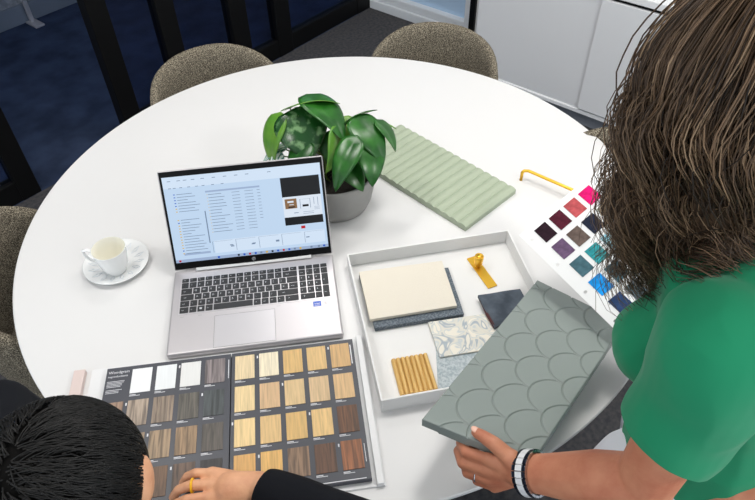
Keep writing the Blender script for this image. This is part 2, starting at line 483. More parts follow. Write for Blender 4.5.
def key(x, y, w, h, lg):
    k = (round(w,4), round(h,4))
    if k not in keymesh:
        bm = bmesh.new(); box(bm, (0,-h,0), (w,0,.0013), .0007, 2)
        me = bpy.data.meshes.new('key'); bm.to_mesh(me); bm.free(); me.materials.append(M['key']); keymesh[k] = me
    o = bpy.data.objects.new('key', keymesh[k]); COL.objects.link(o); o.parent = kb; o.location = (x, y, .0196)
    if lg and lg != '\u2756':
        sz = .0062 if len(lg) == 1 else .0036
        add_text(leg, lg, sz, (x+w*.22, y-h*.62, .02105), ext=.00005)
    elif lg:
        for a in (0,1):
            for b2 in (0,1): box(leg, (x+w*.3+a*.0026, y-h*.65+b2*.0026, .02095), (x+w*.3+a*.0026+.0022, y-h*.65+b2*.0026+.0022, .0211))
for ri, row in enumerate(rows):
    tot = sum(w for w, _ in row); x = kx0; sc = 15*U/tot; h = pitch[ri]-.0022
    for w_, lg in row:
        key(x, yk, w_*sc-.0022, h, lg); x += w_*sc
    xn = kx0 + 15*U + .0022
    nump = [['','','',''], ['num','/','*','-'], ['7','8','9','+'], ['4','5','6',None], ['1','2','3','ent'], ['0',None,'.',None]][ri]
    for ci, lg in enumerate(nump):
        if lg is None: continue
        ww = U-.0022; hh = h
        if lg == '0': ww = 2*U-.0022
        if lg in ('+','ent'): hh = h + .0179
        key(xn+ci*U-.0006*ci, yk, ww-.0006, hh, lg)
    yk -= pitch[ri]
obj('key_legend', leg, M['legend'], kb)
obj('trackpad', B((-.085,-.2285,.0188), (.041,-.1455,.0194), .0003), M['alu2'], lap)
tpo = bmesh.new()
for lo, hi in (((-.0858,-.2293,.0189),(.0418,-.2285,.0193)), ((-.0858,-.1455,.0189),(.0418,-.1447,.0193)), ((-.0858,-.2285,.0189),(-.085,-.1455,.0193)), ((.041,-.2285,.0189),(.0418,-.1455,.0193))): box(tpo, lo, hi)
obj('trackpad_groove', tpo, mat('groove_grey', (140,138,140), .5), lap)
st = obj('sticker', B((.124,-.152,.0189), (.141,-.138,.0193), .0001), M['sticker'], lap)
sb = bmesh.new(); add_text(sb, 'intel', .0062, (.1268,-.1465,.01935), ext=.00005); box(sb, (.1268,-.1497,.0193), (.138,-.1489,.0194))
obj('sticker_print', sb, M['print'], st)
sb = bmesh.new()
for i in range(3): box(sb, (.148,-.143-.0028*i,.0189), (.153,-.1418-.0028*i,.0191))
for xx in (-.158,-.120,.046): box(sb, (xx,-.1385,.0189), (xx+.008,-.1378,.0191))
obj('deck_print', sb, mat('deck_grey_print', (150,148,150), .6), lap)
# lid, hinged at the back edge and leaning back
LID = 1.0762
lid = obj('lid', B((-LW/2,.0,-.0055), (LW/2,.228,.0), .003, 3), M['alu'], lap, loc=(0,0,.020), rot=(LID,0,0))
bz = obj('bezel', B((-LW/2+.0025,.0025,.0), (LW/2-.0025,.2255,.0012), .0005), M['bezel'], lid)
SW, SY0, SY1 = .172, .0185, .2135
SCM = ['screen','scr_panel','scr_text','scr_head','scr_black','scr_white','scr_tan','scr_blue','scr_red','scr_yel']
sbm = bmesh.new(); box(sbm, (-SW,SY0,.0012), (SW,SY1,.0015), mi=0)
def spos(u, v): return (-SW + u*2*SW, SY1 - v*(SY1-SY0))
def sr(mn, u0, v0, u1, v1, lv=1):
    z = .0015 + .0001*lv; a = spos(u0, v1); c = spos(u1, v0)
    box(sbm, (a[0],a[1],.0014), (c[0],c[1],z), mi=SCM.index(mn))
sr('scr_panel', .0,.0,1,.13,1); sr('scr_panel', .26,.78,.985,.93,1)
rr = random.Random(3)
for i in range(13):                                     # file list
    v = .235 + i*.0365
    sr('scr_text', .27, v, .27+rr.uniform(.07,.13), v+.006, 2); sr('scr_text', .42, v, .47, v+.005, 2); sr('scr_text', .50, v, .555, v+.005, 2)
    if i < 10: sr('scr_text', .58, v, .60, v+.005, 2)
    sr('scr_yel', .262, v, .266, v+.008, 3)
for i in range(22):                                     # folder pane
    v = .20 + i*.033
    if i in (7,8): continue
    sr('scr_text', .075, v, .075+rr.uniform(.05,.15), v+.006, 2)
    sr('scr_blue' if i in (0,1,2,3,4,10,20) else 'scr_yel', .055, v-.002, .065, v+.008, 3)
for u in (.03,.09,.13,.18,.24,.31,.38,.45,.52,.66): sr('scr_text', u,.045,u+.022,.052, 2)
for u in (.03,.06,.10,.15,.20,.24,.30,.36): sr('scr_text', u,.125,u+.018,.132, 2)
for u, v in ((.36,.845),(.365,.86),(.5,.86),(.505,.853),(.66,.86),(.66,.85),(.86,.85)): sr('scr_text', u, v, u+.022, v+.012, 2)
for u in (.25,.40,.55,.70,.85): sr('scr_text', u,.79,u+.0025,.92, 2); sr('scr_text', u,.79,u+.13,.792, 2)
sr('scr_head', .255,.192,.60,.212, 2); sr('scr_head', .06,.895,.23,.92, 1); sr('scr_head', .0,.965,1,1, 2); sr('scr_text', .232,.42,.239,.80, 2)
sr('scr_black', .735,.135,.985,.36, 3); sr('scr_white', .735,.36,.985,.60, 3); sr('scr_black', .735,.60,.985,.695, 3)
sr('scr_tan', .748,.385,.825,.50, 4); sr('scr_white', .765,.41,.805,.43, 5); sr('scr_white', .775,.45,.805,.458, 5); sr('scr_black', .768,.475,.81,.49, 5)
sr('scr_black', .86,.465,.90,.49, 5)
for q in ((.845,.40,.848,.51),(.91,.40,.913,.51),(.845,.40,.91,.402),(.935,.39,.938,.47),(.96,.39,.963,.49),(.935,.50,.97,.503),(.935,.515,.97,.518),(.935,.53,.97,.533),(.80,.55,.83,.558),(.86,.55,.93,.554),(.86,.57,.93,.574)): sr('scr_text', *q, 4)
for i in range(12):
    sr(('scr_black','scr_blue','scr_red','scr_blue','scr_text','scr_yel')[i % 6], .40+i*.037,.970,.413+i*.037,.992, 3)
for u, c in ((.02,'scr_red'),(.27,'scr_blue'),(.88,'scr_text'),(.93,'scr_text'),(.965,'scr_blue')): sr(c, u,.970,u+.014,.992, 3)
sr('scr_red', .835,.715,.862,.748, 3)
sc_ = obj('screen', sbm, [M[k] for k in SCM], lid)
bm = bmesh.new(); lathe(bm, [(.0042,0), (.0042,.0003)], 24, (0,.0095,.0012), True, True)
hp = obj('maker_logo', bm, mat('logo_grey', (168,170,174), .3, metal=.3), lid)
bm = bmesh.new(); add_text(bm, 'hp', .0062, (0,.0078,.0017), align='CENTER', ext=.0001); obj('logo_letters', bm, M['bezel'], hp)

# ---------------------------------------------------------------- cup and saucer
sau = obj('saucer', lathe(bmesh.new(), [(0,.002), (.030,.002), (.034,.0), (.036,.002), (.055,.006), (.074,.013), (.0745,.0145), (.073,.0152), (.055,.009), (.036,.0055), (.028,.0052), (.0265,.0058), (0,.0058)], 96), M['porc'], loc=(.420,1.140,TZ), smooth=True)
tag(sau, 'round white porcelain saucer with faint leaf relief under the cup', 'saucer')
rl = bmesh.new()
for k in range(16):
    a = 2*PI*k/16; e = Vector((math.cos(a), math.sin(a), 0)); p_ = Vector((-e.y, e.x, 0))
    for s in (-1,1):
        tube(rl, [e*.040+Vector((0,0,.0064)), e*.052+p_*s*.004+Vector((0,0,.0089)), e*.064+Vector((0,0,.0121))], [.0004,.0008,.0004], 6)
obj('relief_pattern', rl, mat('porcelain_relief', (214,220,226), .2), sau)
cup = thing('coffee_cup', 'small empty white coffee cup standing on the saucer', 'cup', (.408,1.121,TZ+.006), 0)
cb = lathe(bmesh.new(), [(0,.003), (.018,.003), (.0195,0), (.021,.001), (.0240,.006), (.031,.024), (.0350,.048), (.0375,.069), (.0378,.0705), (.0368,.0708)], 64)
obj('cup_body', cb, M['porc'], cup, smooth=True)
obj('cup_inside', lathe(bmesh.new(), [(.0368,.0708), (.0355,.069), (.0330,.048), (.028,.022), (.020,.009), (.008,.0065), (0,.006)], 64), M['porc_in'], cup, smooth=True)
hd = Vector((-.66,.75,0)); Z = Vector((0,0,1))
obj('cup_handle', tube(bmesh.new(), [hd*.0355+Z*.060, hd*.047+Z*.067, hd*.058+Z*.065, hd*.0585+Z*.052, hd*.050+Z*.036, hd*.037+Z*.029, hd*.0300+Z*.026], [.004,.0042,.004,.0036,.0036,.0036,.003], 12, flat=.8), M['porc'], cup, smooth=True)

# ---------------------------------------------------------------- potted plant
PC = Vector((.900,.885,TZ))
pl = thing('potted_plant', 'glossy green leafy plant in a round grey pot behind the laptop', 'plant', PC)
obj('pot', lathe(bmesh.new(), [(0,0), (.070,0), (.082,.006), (.092,.030), (.100,.070), (.104,.108), (.1035,.111), (.098,.111), (.096,.105), (.090,.085), (0,.085)], 72), M['pot'], pl, smooth=True)
so = bmesh.new(); lathe(so, [(0,.094), (.05,.096), (.093,.091)], 40, cap1=False)
obj('soil', so, M['soil'], pl, smooth=True)
def leaf_bm(L, W, cupv=.25, fold=.15, bend=.3):
    """heart shaped cupped leaf, base at origin, along +X, normal +Z"""
    bm = bmesh.new(); NU, NV = 14, 10
    g = []
    for i in range(NU+1):
        t = i/NU
        w = W*.5*max(0.0, math.sin(PI*min(1, t**.62)))**.75*(1-.25*t) if 0 < t < 1 else 0.0
        row = []
        for j in range(NV+1):
            s = -1+2*j/NV
            back = -.13*L*(1-abs(1-abs(s)*2+1)) if False else 0
            x = L*t - (.16*L*abs(s)**1.5*(1-t)**2)
            y = w*s*1.12
            z = -bend*L*t*t + fold*abs(y) - cupv*(y*y)/(W) + .05*L*math.sin(t*PI)
            row.append(bm.verts.new((x, y, z)))
        g.append(row)
    for i in range(NU):
        for j in range(NV):
            bm.faces.new((g[i][j], g[i+1][j], g[i+1][j+1], g[i][j+1]))
    bmesh.ops.remove_doubles(bm, verts=bm.verts, dist=1e-5)
    r = bmesh.ops.solidify(bm, geom=list(bm.faces), thickness=.0012)
    return bm
def leaf(c, d, n, L, W, m, cupv=.25, fold=.12, bend=.25):
    """c: leaf centre (world), d: direction base->tip, n: rough facing direction"""
    c = Vector(c) - PC; d = Vector(d).normalized(); n = Vector(n)
    n = (n - d*n.dot(d)).normalized(); y = n.cross(d)
    o = obj('leaf', leaf_bm(L, W, cupv, fold, bend), m, pl, smooth=True)
    b0 = c - d*L*.5
    mw = Matrix((d, y, n)).transposed().to_4x4(); mw.translation = b0
    o.matrix_local = mw
    root = Vector((random.uniform(-.03,.03), random.uniform(-.03,.03), .09))
    mid = (root*.45 + b0*.55) + Vector((0,0,.015))
    obj('stem', tube(bmesh.new(), [root, mid, b0 + d*.004], [.0028,.0022,.0016], 8), M['stem'], pl, smooth=True)
RI = Vector((.629,-.777,-.014)); UI = Vector((.557,.438,.705)); BI = Vector((-.542,-.452,.709))   # view-ish axes used to describe leaf facings
def D(r, u, b): return RI*r + UI*u + BI*b
leaf((.860,.934,.945), D(.25,-.9,.1), D(-.1,.5,.9), .112, .125, M['leaf_v'], .5, .05, .15)
leaf((.818,1.008,.928), D(-.35,-.9,.1), D(-.5,.5,.7), .110, .078, M['leaf_l'], .6, .3, .4)
leaf((.916,.901,.988), D(.55,-.55,.35), D(.2,.8,.6), .135, .095, M['leaf'], .3, .18, .2)
leaf((.926,.997,.965), D(-.8,-.25,.2), D(0,.9,.4), .085, .055, M['leaf'], .3, .2, .2)
leaf((.925,.960,.998), D(.8,.25,.0), D(.1,.9,.2), .120, .070, M['leaf_l'], .4, .2, .2)
leaf((.972,.856,.974), D(.85,.5,.1), D(-.4,.8,.2), .085, .040, M['leaf'], .3, .4, .1)
leaf((.951,.880,.931), D(.3,-.6,.3), D(0,.5,.8), .075, .060, M['leaf_l'], .3, .2, .2)
leaf((.944,.794,.952), D(.55,-.75,.2), D(.2,.45,.85), .112, .080, M['leaf'], .35, .15, .25)
leaf((.989,.780,.945), D(.6,-.7,.1), D(.4,.7,.5), .075, .055, M['leaf'], .35, .2, .25)
leaf((1.014,.818,.945), D(.9,.0,.1), D(0,.9,.3), .060, .036, M['leaf_l'], .3, .3, .2)
leaf((.975,.842,.955), D(-.5,.55,.1), D(-.2,.8,.4), .050, .034, M['leaf_l'], .3, .3, .2)
leaf((.850,.806,.928), D(-.42,-.9,.12), D(-.25,.35,.9), .118, .064, M['leaf'], .35, .2, .2)
leaf((.908,.768,.915), D(.15,-.9,.2), D(.4,.2,.9), .100, .072, M['leaf'], .4, .15, .2)
leaf((.873,.849,.930), D(-.1,-.9,.1), D(.85,.1,.5), .098, .062, M['leaf_l'], .5, .2, .2)
leaf((.880,.794,.880), D(.5,-.75,.1), D(.2,.3,.9), .070, .058, M['leaf'], .4, .1, .2)
leaf((.900,.880,.900), D(.1,-.9,.1), D(.1,.5,.8), .085, .070, M['leaf'], .4, .1, .2)
leaf((.820,.925,.905), D(-.4,-.8,.1), D(-.3,.4,.8), .085, .066, M['leaf'], .4, .1, .2)
leaf((.818,1.005,.890), D(-.75,-.4,.1), D(.1,.7,.6), .062, .034, M['leaf_t'], .3, .2, .2)
leaf((.800,.980,.880), D(-.4,-.8,.1), D(.1,.5,.8), .050, .030, M['leaf_t'], .3, .2, .2)

# ---------------------------------------------------------------- sage ribbed panel
P0 = Vector((1.0147,.5668)); PX = Vector((1.2117,.5445)) - P0; PYv = Vector((1.2591,.9577)) - Vector((1.2117,.5445))
pw_, pl_ = PX.length, PYv.length; pang = math.atan2(PYv.y, PYv.x) - PI/2
bm = bmesh.new(); NR = 16; steps = 12*NR; th = .013
ring = []
for i in range(steps+1):
    y = pl_*i/steps; fph = (i/12.0) % 1.0
    h = th + .0045*math.sin(PI*fph)**.8 if 0 < fph < 1 else th
    ring.append([bm.verts.new((0,y,0)), bm.verts.new((pw_,y,0)), bm.verts.new((pw_,y,h)), bm.verts.new((0,y,h))])
for a, b in zip(ring, ring[1:]):
    for k in range(4): bm.faces.new((a[k], a[(k+1) % 4], b[(k+1) % 4], b[k]))
bm.faces.new(ring[0]); bm.faces.new(list(reversed(ring[-1]))); bmesh.ops.recalc_face_normals(bm, faces=bm.faces)
o = obj('ribbed_panel', bm, M['sage'], loc=(P0.x,P0.y,TZ), rot=(0,0,pang))
tag(o, 'sage green fluted rectangular panel lying flat beside the plant', 'sample panel')

# ---------------------------------------------------------------- brass bar handle near the colour card
bh = obj('bar_handle', tube(bmesh.new(), [(0,0,0), (0,0,.024), (.001,-.001,.0275), (.004,-.003,.0295), (.010,-.012,.030), (.010,-.150,.030), (.010,-.158,.0285), (.010,-.160,.024), (.010,-.160,0)], .0042, 12), M['gold'], loc=(1.269,.561,TZ), smooth=True)
tag(bh, 'slim brass bar handle on the table between the ribbed panel and colour card', 'handle')

# ---------------------------------------------------------------- tray with samples
TA = -.693; TRW, TRD, TRH = .384, .390, .040            # along d1, along d2, height
trx = Vector((math.cos(TA), math.sin(TA))); tro = Vector((.4998,.4158))
tray = tag(obj('sample_tray', (lambda b: [box(b, (0,0,0), (TRW,TRD,.003)), box(b, (0,0,.003), (.004,TRD,TRH), .0008), box(b, (TRW-.004,0,.003), (TRW,TRD,TRH), .0008), box(b, (.004,0,.003), (TRW-.004,.004,TRH), .0008), box(b, (.004,TRD-.004,.003), (TRW-.004,TRD,TRH), .0008)] and b)(bmesh.new()), M['tray'], loc=(tro.x,tro.y,TZ), rot=(0,0,TA)), 'shallow square white tray holding fabric, wood and brass samples', 'tray')
def tl(x, y):                                           # world point -> tray coordinates
    d = Vector((x,y)) - tro; c, s = math.cos(TA), math.sin(TA); return Vector((d.x*c + d.y*s, -d.x*s + d.y*c))
def cloth(name, quad, z, m, thick, label, cat, wave=.0012, seed=0):
    """thin fabric piece with a slightly uneven surface; quad as (x,y) TL TR BR BL"""
    bm = bmesh.new(); N = 24; q = [Vector(p) for p in quad]; c = sum(q, Vector((0,0)))/4
    top, bot = [], []
    for i in range(N+1):
        rt, rb = [], []
        for j in range(N+1):
            u, v = j/N, i/N
            p = (q[0]*(1-u)+q[1]*u)*(1-v) + (q[3]*(1-u)+q[2]*u)*v - c
            nz = wave*noise.noise(Vector((p.x*14+seed, p.y*14, seed)))
            rt.append(bm.verts.new((p.x, p.y, thick + nz))); rb.append(bm.verts.new((p.x, p.y, 0)))
        top.append(rt); bot.append(rb)
    for i in range(N):
        for j in range(N):
            bm.faces.new((top[i][j], top[i+1][j], top[i+1][j+1], top[i][j+1])); bm.faces.new((bot[i][j], bot[i][j+1], bot[i+1][j+1], bot[i+1][j]))
    for i in range(N):
        bm.faces.new((top[i][0], bot[i][0], bot[i+1][0], top[i+1][0])); bm.faces.new((top[i][N], top[i+1][N], bot[i+1][N], bot[i][N]))
        bm.faces.new((top[0][i], top[0][i+1], bot[0][i+1], bot[0][i])); bm.faces.new((top[N][i], bot[N][i], bot[N][i+1], top[N][i+1]))
    bmesh.ops.recalc_face_normals(bm, faces=bm.faces)
    o = obj(name, bm, m, loc=(c.x, c.y, z), smooth=False)
    return tag(o, label, cat)
zt_ = TZ + .003
cloth('fabric_swatch', [(.733,.667),(.878,.524),(.787,.421),(.640,.545)], zt_+.0003, M['denim'], .011, 'blue grey woven fabric swatch showing below the cream one', 'fabric sample')
cloth('fabric_swatch', [(.735,.668),(.8794,.5431),(.790,.4417),(.6458,.5628)], zt_+.0125, M['cream'], .008, 'cream fabric swatch on top of the blue grey one in the tray', 'fabric sample')
cloth('pale_fabric_swatch', [(.703,.435),(.787,.345),(.678,.281),(.594,.350)], zt_+.0003, M['paleblue'], .0022, 'pale blue speckled fabric swatch under the floral one, partly below the grey panel', 'fabric sample', .0004)
cloth('floral_swatch', [(.7245,.4696),(.868,.343),(.800,.285),(.667,.3983)], zt_+.0035, M['floral'], .0035, 'cream linen swatch printed with blue grey leaf scrolls', 'fabric sample', .0008, 4)
vs = cloth('velvet_swatch', [(.8453,.424),(.918,.362),(.880,.312),(.793,.350)], zt_+.0085, M['velvet'], .007, 'folded dark slate blue velvet swatch beside the brass hardware', 'fabric sample', .005, 9)
obj('folded_back', tube(bmesh.new(), [(-.012,.058,.0028), (-.044,.018,.0030), (-.063,-.012,.0028)], .0036, 10), M['velvet_back'], vs, smooth=True)
# fluted wood sample
wc = (Vector((.6019,.4709))+Vector((.6582,.4227))+Vector((.6038,.3595))+Vector((.5463,.4068)))/4
bm = bmesh.new(); NS = 8; WW, WL = .075, .085
box(bm, (-WW/2,-WL/2,0), (WW/2,WL/2,.004))
for i in range(NS):
    x = -WW/2 + WW*(i+.5)/NS; r = WW/NS/2*.94
    pts = [(x-r*math.cos(PI*k/8), r*1.15*math.sin(PI*k/8)) for k in range(9)]
    a = [bm.verts.new((px, -WL/2, .004+pz)) for px, pz in pts]; b = [bm.verts.new((px, WL/2, .004+pz)) for px, pz in pts]
    for k in range(8): bm.faces.new((a[k], a[k+1], b[k+1], b[k]))
    bm.faces.new(a); bm.faces.new(list(reversed(b)))
bmesh.ops.recalc_face_normals(bm, faces=bm.faces)
tag(obj('fluted_wood_sample', bm, wood('golden_oak', (196,150,76), (228,190,118), .6), loc=(wc.x,wc.y,zt_+.0006), rot=(0,0,TA)), 'small golden oak fluted sample block in the tray corner', 'wood sample')
# brass pull: flat strap with a round knob standing on it
sp = Vector((.921,.461)); sa = math.atan2(.4156-.5053, .896-.9444)
kn = thing('brass_pull', 'polished brass pull with flat strap and round knob in the tray', 'handle', (sp.x,sp.y,zt_+.0005), sa)
st_ = bmesh.new(); box(st_, (-.050,-.0115,0), (.050,.0115,.003), .0008)
obj('strap', st_, M['gold'], kn)
obj('knob', lathe(bmesh.new(), [(0,.003), (.006,.003), (.006,.010), (.0095,.014), (.0105,.034), (.0098,.036), (.0075,.0355), (.0070,.032), (0,.032)], 36, (-.018,0,0)), M['gold'], kn, smooth=True)

# ---------------------------------------------------------------- wood decor sample book
BA = math.radians(-42.9)
bo = Vector((.2297,.8957,0)); BW, BD = .489, .302
book = thing('sample_book', 'open white binder of woodgrain samples on charcoal pages in front of the laptop', 'sample book', (bo.x,bo.y,TZ), BA)
obj('binder_cover', (lambda b: [box(b, (-.036,-BD-.010,0), (BW+.022,.012,.004), .001)] and b)(bmesh.new()), M['binder'], book)
ed = bmesh.new(); box(ed, (BW+.008,-BD-.010,.004), (BW+.020,.010,.013), .001)
obj('binder_edge', ed, M['binder'], book)
obj('cover_flap', B((-.068,-.066,.0), (-.046,.010,.012), .001), M['pinkish'], book)
left = [[None,(236,237,238),(228,231,232),(222,222,220),(128,118,118)],
        [(150,124,104),(160,144,128),(140,124,108),(92,88,80),(66,72,74)],
        [(150,126,100),(138,118,98),(150,128,102),(150,124,94),(86,80,74)],
        [(110,84,66),(110,78,56),(112,84,62),(96,76,64),(46,44,44)]]
right = [[(222,200,160),(230,218,190),(214,176,114),(216,180,122),(202,164,112)],
         [(226,200,150),(206,172,132),(214,184,136),(210,180,138),(210,174,126)],
         [(224,196,142),(216,182,126),(212,174,110),(222,186,126),(104,66,38)],
         [(206,160,96),(214,170,100),(130,104,82),(92,62,42),(146,90,52)]]
capL, capR = bmesh.new(), bmesh.new(); box(capL, (0,-BD,.004), (.2425,0,.0165)); box(capR, (.2445,-BD,.004), (BW,0,.0165)); k_ = 0
for grid, xs, cap_ in ((left, [.0030+.0475*i for i in range(5)], capL), (right, [.2515+.0475*i for i in range(5)], capR)):
    for r_, row in enumerate(grid):
        for c_, col in enumerate(row):
            x = xs[c_]; y = -.009-.0721*r_
            if col is not None:
                if col[0] > 221 and abs(col[0]-col[2]) < 8: m_ = wood('white_ash_%d' % k_, tuple(v-6 for v in col), col, 1, .8)
                elif max(col) < 168: m_ = wood('rustic_woodgrain_%d' % k_, tuple(int(v*.70) for v in col), tuple(int(v*1.12) for v in col), .7, 1.3)
                else: m_ = wood('woodgrain_%d' % k_, tuple(int(v*.90) for v in col), tuple(min(255, int(v*1.06)) for v in col), 1, .9)
                w0 = .0385 if grid is left else .0380
                o = obj('sample_chip', B((-w0/2,-.028,0), (w0/2,.028,.0010), .0002), m_, book, loc=(x+w0/2, y-.028, .0165))
                k_ += 1
                box(cap_, (x,y-.0600,.0164), (x+.012,y-.0586,.0167), mi=1)
                box(cap_, (x,y-.0622,.0164), (x+.020,y-.0612,.0167), mi=1)
                if k_ % 3 == 0: box(cap_, (x-.0048,y-.010,.0164), (x-.0022,y-.004,.0167), mi=1)
def page_text(bm, *a, **k):
    n = len(bm.faces); add_text(bm, *a, **k); bm.faces.ensure_lookup_table()
    for f in bm.faces[n:]: f.material_index = 1
page_text(capL, 'Woodgrain', .0088, (.004,-.014,.0166), ext=.0001); page_text(capL, 'reproductions', .0066, (.004,-.023,.0166), ext=.0001)
for i in range(5): box(capL, (.004,-.033-.0032*i,.0165), (.004+random.uniform(.026,.034),-.0320-.0032*i,.0168), mi=1)
for i in range(3): box(capL, (.004,-.053-.0032*i,.0165), (.004+random.uniform(.024,.034),-.0520-.0032*i,.0168), mi=1)
box(capL, (.2380,-.058,.0165), (.2394,-.014,.0168), mi=1); box(capR, (BW-.0075,-.060,.0165), (BW-.0055,-.014,.0168), mi=1)
box(capR, (BW-.006,-.27,.0165), (BW-.005,-.235,.0168), mi=1); box(capR, (.34,-.3005,.0165), (.48,-.2990,.0168), mi=1)
obj('left_page', capL, [M['page'], M['print']], book); obj('right_page', capR, [M['page'], M['print']], book)

# ---------------------------------------------------------------- fish scale panel held over the tray
c4 = [Vector(v) for v in ((.4634,.2997,.8893), (.4952,.1211,.9082), (.9089,.1350,.8278), (.9308,.3334,.7970))]   # BL BR TR TL
nrm = (c4[1]-c4[0]).cross(c4[3]-c4[0]).normalized(); nrm = nrm if nrm.z > 0 else -nrm
NW, NL = 240, 540; bm = bmesh.new(); R_ = .0445; th = .014
Wd = .192; Ld = .452
def groove(w, l):
    d = 1.0
    for i in range(-1, 7):
        wc_ = .030 + R_*i
        if w > wc_ + .004 or w < wc_ - R_ - .004: continue
        k = round(((l-.205)/(2*R_)) - .5*(i % 2)); lc = .205 + (k + .5*(i % 2))*2*R_
        if w <= wc_ + .0005: d = min(d, abs(math.hypot(w-wc_, l-lc) - R_))
    return -.0030*math.exp(-(d/.0012)**2)
grid = []
for i in range(NW+1):
    u = i/NW; row = []
    for j in range(NL+1):
        v = j/NL
        P = (c4[0]*(1-u)+c4[1]*u)*(1-v) + (c4[3]*(1-u)+c4[2]*u)*v
        e = min(u*Wd, (1-u)*Wd, v*Ld, (1-v)*Ld)
        rnd = -.0015*(1-min(1, e/.002))**2
        row.append(bm.verts.new(P + nrm*(groove(u*Wd, v*Ld)+rnd)))
    grid.append(row)
for i in range(NW):
    for j in range(NL): bm.faces.new((grid[i][j], grid[i+1][j], grid[i+1][j+1], grid[i][j+1]))
bord = [grid[i][0] for i in range(NW+1)] + [grid[NW][j] for j in range(1, NL+1)] + [grid[i][NL] for i in range(NW-1, -1, -1)] + [grid[0][j] for j in range(NL-1, 0, -1)]
low = [bm.verts.new(v.co - nrm*th) for v in bord]
for i in range(len(bord)):
    q = (i+1) % len(bord); bm.faces.new((bord[i], low[i], low[q], bord[q]))
bm.faces.new(list(reversed(low)))
bmesh.ops.recalc_face_normals(bm, faces=bm.faces)
cen = sum(c4, Vector())/4
for v in bm.verts: v.co -= cen
fp = obj('scallop_panel', bm, M['tile'], loc=cen, smooth=False)
for p_ in fp.data.polygons[:NW*NL]: p_.use_smooth = True
tag(fp, 'grey satin panel with fish scale grooves held by the person in green', 'sample panel')

# ---------------------------------------------------------------- colour card
ex = Vector((-.3629071,-.93145029,-.02643473)); ey = Vector((.81406389,-.33072067,.47741368)); ez = ex.cross(ey)
if ez.z < 0: ez = -ez
co = Vector((.93517,.39616,.88846))
CM = Matrix((ex, ey, ez)).transposed().to_4x4(); CM.translation = co
card = thing('colour_card', 'white punched card of coloured velvet squares half hidden by hair', 'colour card')
card.rotation_mode = 'QUATERNION'; card.location = co
rh = Matrix((ex, -ey, ez)).transposed() if ex.cross(ey).z < 0 else Matrix((ex, ey, ez)).transposed()
flip = -1 if ex.cross(ey).z < 0 else 1
card.rotation_quaternion = rh.to_quaternion()
# sheet with four punched holes
bm = bmesh.new()
def sheet(bm, L, Wc, holes, hw, r, z0, z1):
    """strip with holes built from cells, rest as one slab"""
    ys = hw; cells = []
    def col(x0, x1, y0, y1, hole=None):
        for z, s in ((z1,1), (z0,-1)):
            if hole is None:
                v = [bm.verts.new((x0,y0,z)), bm.verts.new((x1,y0,z)), bm.verts.new((x1,y1,z)), bm.verts.new((x0,y1,z))]
                bm.faces.new(v if s > 0 else v[::-1])
            else:
                n = 24; cx_, cy_ = hole; inn = []; out = []
                for k in range(n):
                    a = 2*PI*k/n; dx, dy = math.cos(a), math.sin(a)
                    inn.append(bm.verts.new((cx_+r*dx, cy_+r*dy, z)))
                    t = min((x1-cx_)/dx if dx > 1e-9 else 9, (x0-cx_)/dx if dx < -1e-9 else 9, (y1-cy_)/dy if dy > 1e-9 else 9, (y0-cy_)/dy if dy < -1e-9 else 9)
                    out.append(bm.verts.new((cx_+t*dx, cy_+t*dy, z)))
                for k in range(n):
                    q = [inn[k], out[k], out[(k+1) % n], inn[(k+1) % n]]
                    bm.faces.new(q if s > 0 else q[::-1])
    S2 = 2*ys; x = 0
    for hx in holes:
        col(x, hx-ys, 0, S2); col(hx-ys, hx+ys, 0, S2, (hx, ys)); x = hx+ys
    col(x, L, 0, S2)
    # walls
    for (a, b) in (((0,0),(L,0)), ((L,0),(L,S2)), ((0,S2),(0,0))):
        bm.faces.new([bm.verts.new((a[0],a[1],z0)), bm.verts.new((b[0],b[1],z0)), bm.verts.new((b[0],b[1],z1)), bm.verts.new((a[0],a[1],z1))])
    box(bm, (0,S2,z0), (L,Wc,z1))
sheet(bm, .297, .212, [.0285+.08*k for k in range(4)], .0120, .0036, -.0012, .0)
for v in bm.verts: v.co.y *= flip
bmesh.ops.recalc_face_normals(bm, faces=bm.faces)
obj('card_sheet', bm, M['white'], card)
cc = [[(38,20,30),(74,22,38),(168,74,78),(206,18,102)], [(98,76,104),(96,82,76),(30,36,54),(150,150,138)],
      [(66,98,108),(48,142,148),(150,206,222),(132,150,60)], [(26,140,216),(58,94,106),(110,120,112),(60,60,64)],
      [(40,60,96),(90,104,112),(140,130,100),(96,70,60)]]
for i in range(5):
    for j in range(4):
        u = .03532+.05377*i; v = .04284+.03882*j
        vc = mat('velvet_colour_%d_%d' % (i,j), cc[i][j], .85, spec=.2, speck=(tuple(min(255, int(q*1.15+4)) for q in cc[i][j]), 90, .4, .65, (1,1,1)))
        obj('velvet_square', B((-.0195,-.0145,0), (.0195,.0145,.0012), .0003), vc, card, loc=(u, v*flip, .0002))

# ---------------------------------------------------------------- people
def finger(bm, pts, r0, r1):
    n = len(pts)
    for i in range(n-1):
        a = r0 + (r1-r0)*i/(n-1); b = r0 + (r1-r0)*(i+1)/(n-1)
        cap(bm, pts[i], pts[i+1], a, b, 12)

def V(*a): return Vector(a)
def face_parts(head, fwd, right, up, r, root, skin_eye=M['eye']):
    """eyes, brows-less simple face set on the front of the head"""
    for s in (-1,1):
        c = head + fwd*r*.735 + right*s*.031 + up*.004
        b = bmesh.new(); ell(b, c, (.0115,.0115,.0115), sub=3); e = obj('eye', b, M['eye'], root, smooth=True)
        b = bmesh.new(); ell(b, c + fwd*.0075 - up*.002, (.0055,.0055,.0055), sub=2); obj('iris', b, M['iris'], e, smooth=True)
    m = bmesh.new(); tube(m, [head+fwd*r*.93-up*.055-right*.022, head+fwd*r*.985-up*.054, head+fwd*r*.93-up*.055+right*.022], [.003,.0058,.003], 10)
    obj('lips', m, M['lips'], root, smooth=True)

